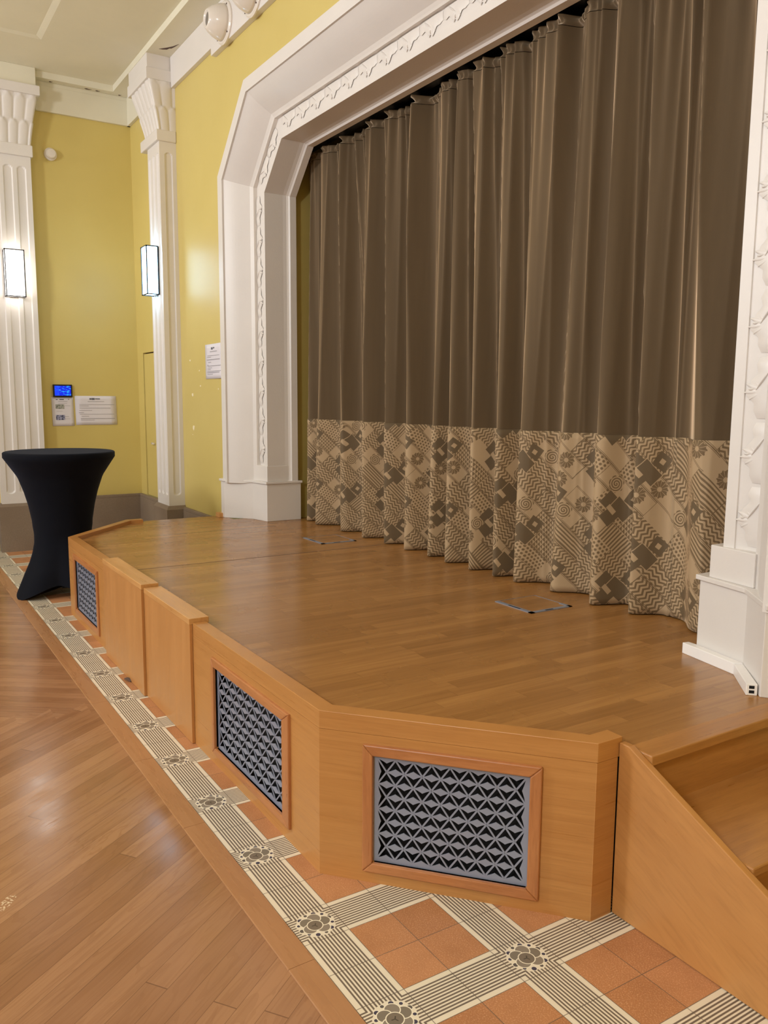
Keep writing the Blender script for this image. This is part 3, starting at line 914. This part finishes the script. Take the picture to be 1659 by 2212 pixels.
def panel(o, u, w, L, H, hole=None, th=.02, mat=WOOD_H, name='front_panel'):
    """vertical board with a rectangular hole, boards laid round the hole"""
    b = MB(); z3 = (0, 0, 1)
    R = lambda a0, a1, c0, c1: b.ext([(a0, c0), (a1, c0), (a1, c1), (a0, c1)], o, u, z3, w, -th, 0)
    if hole:
        a0, a1, c0, c1 = hole
        # one ring of quads front and back so that the board reads as one sheet
        o_, u_, w_ = Vector(o), Vector(u), Vector(w)
        P = lambda a, c, d: o_ + u_ * a + Vector((0, 0, c)) + w_ * d
        vs = []
        for d in (0, -th): vs += [P(0, 0, d), P(L, 0, d), P(L, H, d), P(0, H, d), P(a0, c0, d), P(a1, c0, d), P(a1, c1, d), P(a0, c1, d)]
        fs = []
        for i in range(4):
            k = (i + 1) % 4
            fs += [(i, k, 4 + k, 4 + i), (8 + k, 8 + i, 12 + i, 12 + k), (i, 8 + i, 8 + k, k), (4 + i, 4 + k, 12 + k, 12 + i)]
        b.add(vs, fs)
    else: R(0, L, 0, H)
    return b.build(name, mat, ST)
def frame(o, u, w, outer, inner, holder):
    a0, a1, c0, c1 = outer; i0, i1, j0, j1 = inner
    t_ = .012
    quads = [([(a0, c1), (a1, c1), (i1, j1), (i0, j1)], WOOD_FRAME), ([(a0, c0), (a1, c0), (i1, j0), (i0, j0)], WOOD_FRAME),
             ([(a0, c0), (a0, c1), (i0, j1), (i0, j0)], WOOD_FRAME_V), ([(a1, c0), (a1, c1), (i1, j1), (i1, j0)], WOOD_FRAME_V)]
    root = None
    for q, m in quads:
        ob = MB().ext(q, o, u, (0, 0, 1), w, -.018, t_).build('grille_moulding', m, holder, bevel=.004)
def grille(o, u, w, inner):
    a0, a1, c0, c1 = inner; Wd, H = a1 - a0, c1 - c0
    b = MB(); o = Vector(o); u = Vector(u); w = Vector(w)
    nx, nz = 16, 8; mg = .013
    cx, cz = (Wd - 2 * mg) / nx, (H - 2 * mg) / nz
    NP = lambda i, j: (a0 + mg + i * cx, c0 + mg + j * cz)
    def poly(pts, d0=-.0105, d1=-.0075): b.ext(pts, o, u, (0, 0, 1), w, d0, d1)
    for q in ([(a0, c0), (a1, c0), (a1, c0 + mg), (a0, c0 + mg)], [(a0, c1 - mg), (a1, c1 - mg), (a1, c1), (a0, c1)],
              [(a0, c0 + mg), (a0 + mg, c0 + mg), (a0 + mg, c1 - mg), (a0, c1 - mg)], [(a1 - mg, c0 + mg), (a1, c0 + mg), (a1, c1 - mg), (a1 - mg, c1 - mg)]): poly(q)
    hw = .0028
    for i in range(nx):
        for j in range(nz):
            p, q = (NP(i, j), NP(i + 1, j + 1)) if (i + j) % 2 == 0 else (NP(i, j + 1), NP(i + 1, j))
            dx, dz = q[0] - p[0], q[1] - p[1]; l = math.hypot(dx, dz); nx_, nz_ = -dz / l * hw, dx / l * hw
            poly([(p[0] + nx_, p[1] + nz_), (p[0] - nx_, p[1] - nz_), (q[0] - nx_, q[1] - nz_), (q[0] + nx_, q[1] + nz_)], -.0103, -.0077)
    lh = .31 * cz
    def lens(c, hx, hz, up=True, dn=True, ver=False):
        k = []
        prof_ = [(-1, 0), (-.5, .40), (-.2, .74), (0, 1), (.2, .74), (.5, .40), (1, 0)]
        T = prof_ if up else [(-1, 0), (1, 0)]
        D = [(x_, -z_) for x_, z_ in prof_[::-1]][1:-1] if dn else []
        for x_, z_ in T + D: k.append((c[0] + (z_ * hx if ver else x_ * hx), c[1] + (x_ * hz if ver else z_ * hz)))
        poly(k, -.0104, -.0076)
    for j in range(nz + 1):
        for i in range(nx + 1):
            if (i + j) % 2 == 1 and 0 < i < nx: lens(NP(i, j), cx, lh, up=(j < nz), dn=(j > 0))
    for j in range(1, nz, 2):
        for i in (0, nx): lens(NP(i, j), lh * .9, cz, up=(i == 0), dn=(i == nx), ver=True)
    return b.build('ventilation_grille', GRILLE, ST)
ux, wx = (1, 0, 0), (0, -1, 0)
# near straight front: x from -1.40 to -.16
oc = (-1.40, SY, 0)
panel(oc, ux, wx, 1.24, FZ - .0353, (.28, .966, .085, .45)); frame(oc, ux, wx, (.252, 1.022, .056, .488), (.28, .966, .085, .45), grille(oc, ux, wx, (.28, .966, .085, .45)))
# far straight front: x from -4.105 to -2.97
od = (-4.105, SY, 0)
panel(od, ux, wx, 1.135, FZ - .0353, (.22, .86, .09, .45)); frame(od, ux, wx, (.185, .90, .055, .485), (.22, .86, .09, .45), grille(od, ux, wx, (.22, .86, .09, .45)))
# middle of the front behind the two removable boards
panel((-2.97, SY, 0), ux, wx, 1.57, FZ)
# near clipped corner
dvec = (B_ - A).normalized(); uC = (dvec.x, dvec.y, 0); wC = (dvec.y, -dvec.x, 0); LC = (B_ - A).length
oe = (A.x, A.y, 0)
panel(oe, uC, wC, LC, FZ - .0353, (.187, .692, .077, .447)); frame(oe, uC, wC, (.153, .729, .043, .483), (.187, .692, .077, .447), grille(oe, uC, wC, (.187, .692, .077, .447)))
# far clipped corner
uD = (-dvec.x, dvec.y, 0); wD = (-dvec.y, -dvec.x, 0)
panel((A2.x, A2.y, 0), uD, wD, LC, FZ - .0353)
# short returns
MB().box(.486, .506, .80, .888, 0, FZ - .0353).build('front_panel', WOOD_H, ST)
MB().box(-4.766, -4.746, .80, .93, 0, FZ - .0353).build('front_panel', WOOD_H, ST)
# raised lip
def offs(p0, p1, w): return None
LW = .062
k1 = LW * math.tan(math.radians(41.5 / 2)); 
lipn = [(-1.40, SY), (A.x, A.y), (B_.x, B_.y), (.506, .905), (.506 - LW, .905), (.506 - LW, .802 + .028), (A.x - .023, A.y + LW), (-1.40, SY + LW)]
MB().prism(lipn, FZ - .035, LT_).build('raised_lip', WOOD_H, ST, bevel=.0015)
lipf = [(-2.97, SY), (A2.x, A2.y), (B2.x, B2.y), (-4.766, .93), (-4.766 + LW, .93), (-4.766 + LW, .802 + .028), (A2.x + .023, A2.y + LW), (-2.97, SY + LW)]
MB().prism(lipf, FZ - .035, LT_).build('raised_lip', WOOD_H, ST, bevel=.0015)
MB().prism([(-4.79, 1.60), (-4.70, 1.60), (-4.70, 1.655), (-4.79, 1.655)], FZ, FZ + .035).build('lip_end_block', WOOD_X, ST)
# nosing strip and sealant at the head of the near steps
MB().box(.52, .612, .915, 1.655, FZ - .032, FZ + .001).build('nosing', WOOD_Y, ST, bevel=.004)
MB().box(-1.42, .5, SY - .004, SY - .001, .0, .004).build('sealant_line', STONE, ST) if False else None

# removable boards in the middle of the front, each with a ledge on the deck
def hatch(x0, x1, yf, yb, top, label, strip=False):
    t = thing('removable_front_board', label, 'board', ((x0 + x1) / 2, yf, 0))
    MB().box(x0, x1 - (.075 if strip else 0), yf, yb, .004, top - .028).build('board', WOOD_V, t)
    if strip: MB().box(x1 - .073, x1, yf - .002, yb, .004, top - .028).build('edge_strip', WOOD_V, t)
    MB().box(x0, x1, yf - .002, yf + .092, top - .028, top).build('top_ledge', WOOD_X, t, bevel=.002)
hatch(-2.955, -2.125, .186, .211, .613, 'farther oak board with top ledge set against the middle of the stage front', True)
hatch(-2.120, -1.400, .198, .211, .596, 'nearer oak board with top ledge set against the middle of the stage front')

# floor boxes
def floor_box(x0, x1, y0, y1, label):
    t = thing('floor_box', label, 'floor box', (x0, y0, FZ), 'floor boxes in the stage deck')
    f = MB(); e = .024; zt = FZ + .0035
    f.box(x0, x1, y0, y0 + e, FZ - .001, zt).box(x1 - e, x1, y0, y1, FZ - .001, zt).box(x0, x0 + .002, y0, y1, FZ - .001, FZ + .002).box(x0, x1, y1 - .002, y1, FZ - .001, FZ + .002)
    f.box(x1 - .075, x1, y1 - .02, y1, FZ - .001, zt)
    f.build('metal_frame', STEEL, t)
    MB().box(x0 + .006, x1 - e, y0 + e, y1 - .006, FZ, FZ + .0015).build('wooden_lid', STAGE_FLOOR, t)
    MB().box(x0 + .10, x0 + .19, y0 + .003, y0 + .012, FZ + .003, FZ + .0042).build('cable_slot', VOID, t)
    MB().box(x1 - .013, x1 - .003, y0 + .10, y0 + .15, FZ + .003, FZ + .0042).build('cable_slot', VOID, t)
floor_box(-3.36, -3.045, 1.745, 2.03, 'metal-edged floor box in the deck, the farther left one')
floor_box(-1.09, -.81, 1.725, 2.00, 'metal-edged floor box in the deck, nearer, right of centre')

# near steps
t = thing('side_steps', 'oak steps with sloping side board at the near end of the stage', 'steps', (1.1, 1.3, 0))
pol = [(.508, .004), (1.66, .004), (1.66, .012), (.545, .562), (.508, .562)]
MB().ext(pol, (0, .890, 0), (1, 0, 0), (0, 0, 1), (0, 1, 0), 0, .024).build('side_board', WOOD_S, t, bevel=.003)
n_ = 3
for k, (xr, xf_, z) in enumerate([(.585, .955, .372), (.925, 1.29, .188)]):
    MB().box(xr, xf_, .916, 1.65, z - .03, z).build('tread', WOOD_Y, t, bevel=.005)
for k, (x_, z0, z1) in enumerate([(.590, .372, FZ - .03), (.925, .188, .342), (1.262, .004, .158)]):
    MB().box(x_ - .018, x_, .916, 1.65, z0, z1).build('riser', WOOD_Y, t)

# ------------------------------------------------------------------ black bar table
tb = thing('cocktail_table', 'tall round bar table in a black stretch cover beside the stage', 'table', (-4.90, .33, 0))
PR = [(1.04, .379), (.955, .324), (.836, .283), (.728, .255), (.598, .232), (.49, .226), (.403, .232), (.317, .252), (.23, .282), (.144, .323), (.0, .385)]
def rad(z):
    if z >= 1.04: return .379 + (.425 - .379) * (z - 1.04) / .07 if z < 1.11 else .425
    for (za, ra), (zb_, rb) in zip(PR, PR[1:]):
        if z >= zb_: return rb + (ra - rb) * (z - zb_) / (za - zb_)
    return PR[-1][1]
cx_, cy_ = -4.90, .33
NT = 96; rows = []
lev = [1.155 - .004 * 0, 1.152] + [1.145 - .035 * j / 3 for j in range(4)] + [1.11 - 1.11 * j / 46 for j in range(1, 47)]
f0 = math.radians(-65)
for z in lev:
    row = []
    for i in range(NT + 1):
        a = 2 * PI * i / NT
        w_ = max(0, math.cos(2 * (a - f0))) ; foot = abs(math.cos(2 * (a - f0)))
        c4 = (math.cos(4 * (a - f0)) + 1) / 2      # 1 towards a foot, 0 between feet
        q = max(0, min(1, (.55 - z) / .55))
        hem = .105 * (1 - c4) ** .7
        zz = z if z > .55 else hem + (z) * (.55 - hem) / .55
        r = rad(z)
        rs = r * (1 - q * .26 * (1 - c4 ** .8)) * (1 + .09 * q * c4)
        if z > 1.15: rs = .418 if z < 1.154 else .405
        row.append((cx_ + rs * math.cos(a), cy_ + rs * math.sin(a), zz))
    rows.append(row)
MB().grid(rows).build('stretch_cover', BLACK_CLOTH, tb, smooth=True)
MB().lathe([(.41, 1.135), (.41, 1.1545)], (cx_, cy_, 0), n=64).build('table_top', BLACK_CLOTH, tb)
MB().lathe([(.035, .03), (.035, 1.13)], (cx_, cy_, 0), n=20).build('post', BLACKP, tb)
for k in range(4):
    a = f0 + k * PI / 2
    MB().ext([(.0, .05), (.0, .09), (.36, .03), (.40, .03), (.40, .002), (.37, .002)], (cx_, cy_, 0), (math.cos(a), math.sin(a), 0), (0, 0, 1), (-math.sin(a), math.cos(a), 0), -.02, .02).build('foot', BLACKP, tb)

# scrap on the tiles
o = MB().add([(-2.47, .165, .004), (-2.43, .158, .014), (-2.385, .178, .006), (-2.40, .196, .012), (-2.45, .188, .010), (-2.43, .175, .02)], [(0, 1, 5), (1, 2, 5), (2, 3, 5), (3, 4, 5), (4, 0, 5), (0, 4, 3, 2, 1)]).build('dry_scrap', CRACK)
tag(o, 'small dark curled scrap on the terracotta tiles at the stage front', 'debris')
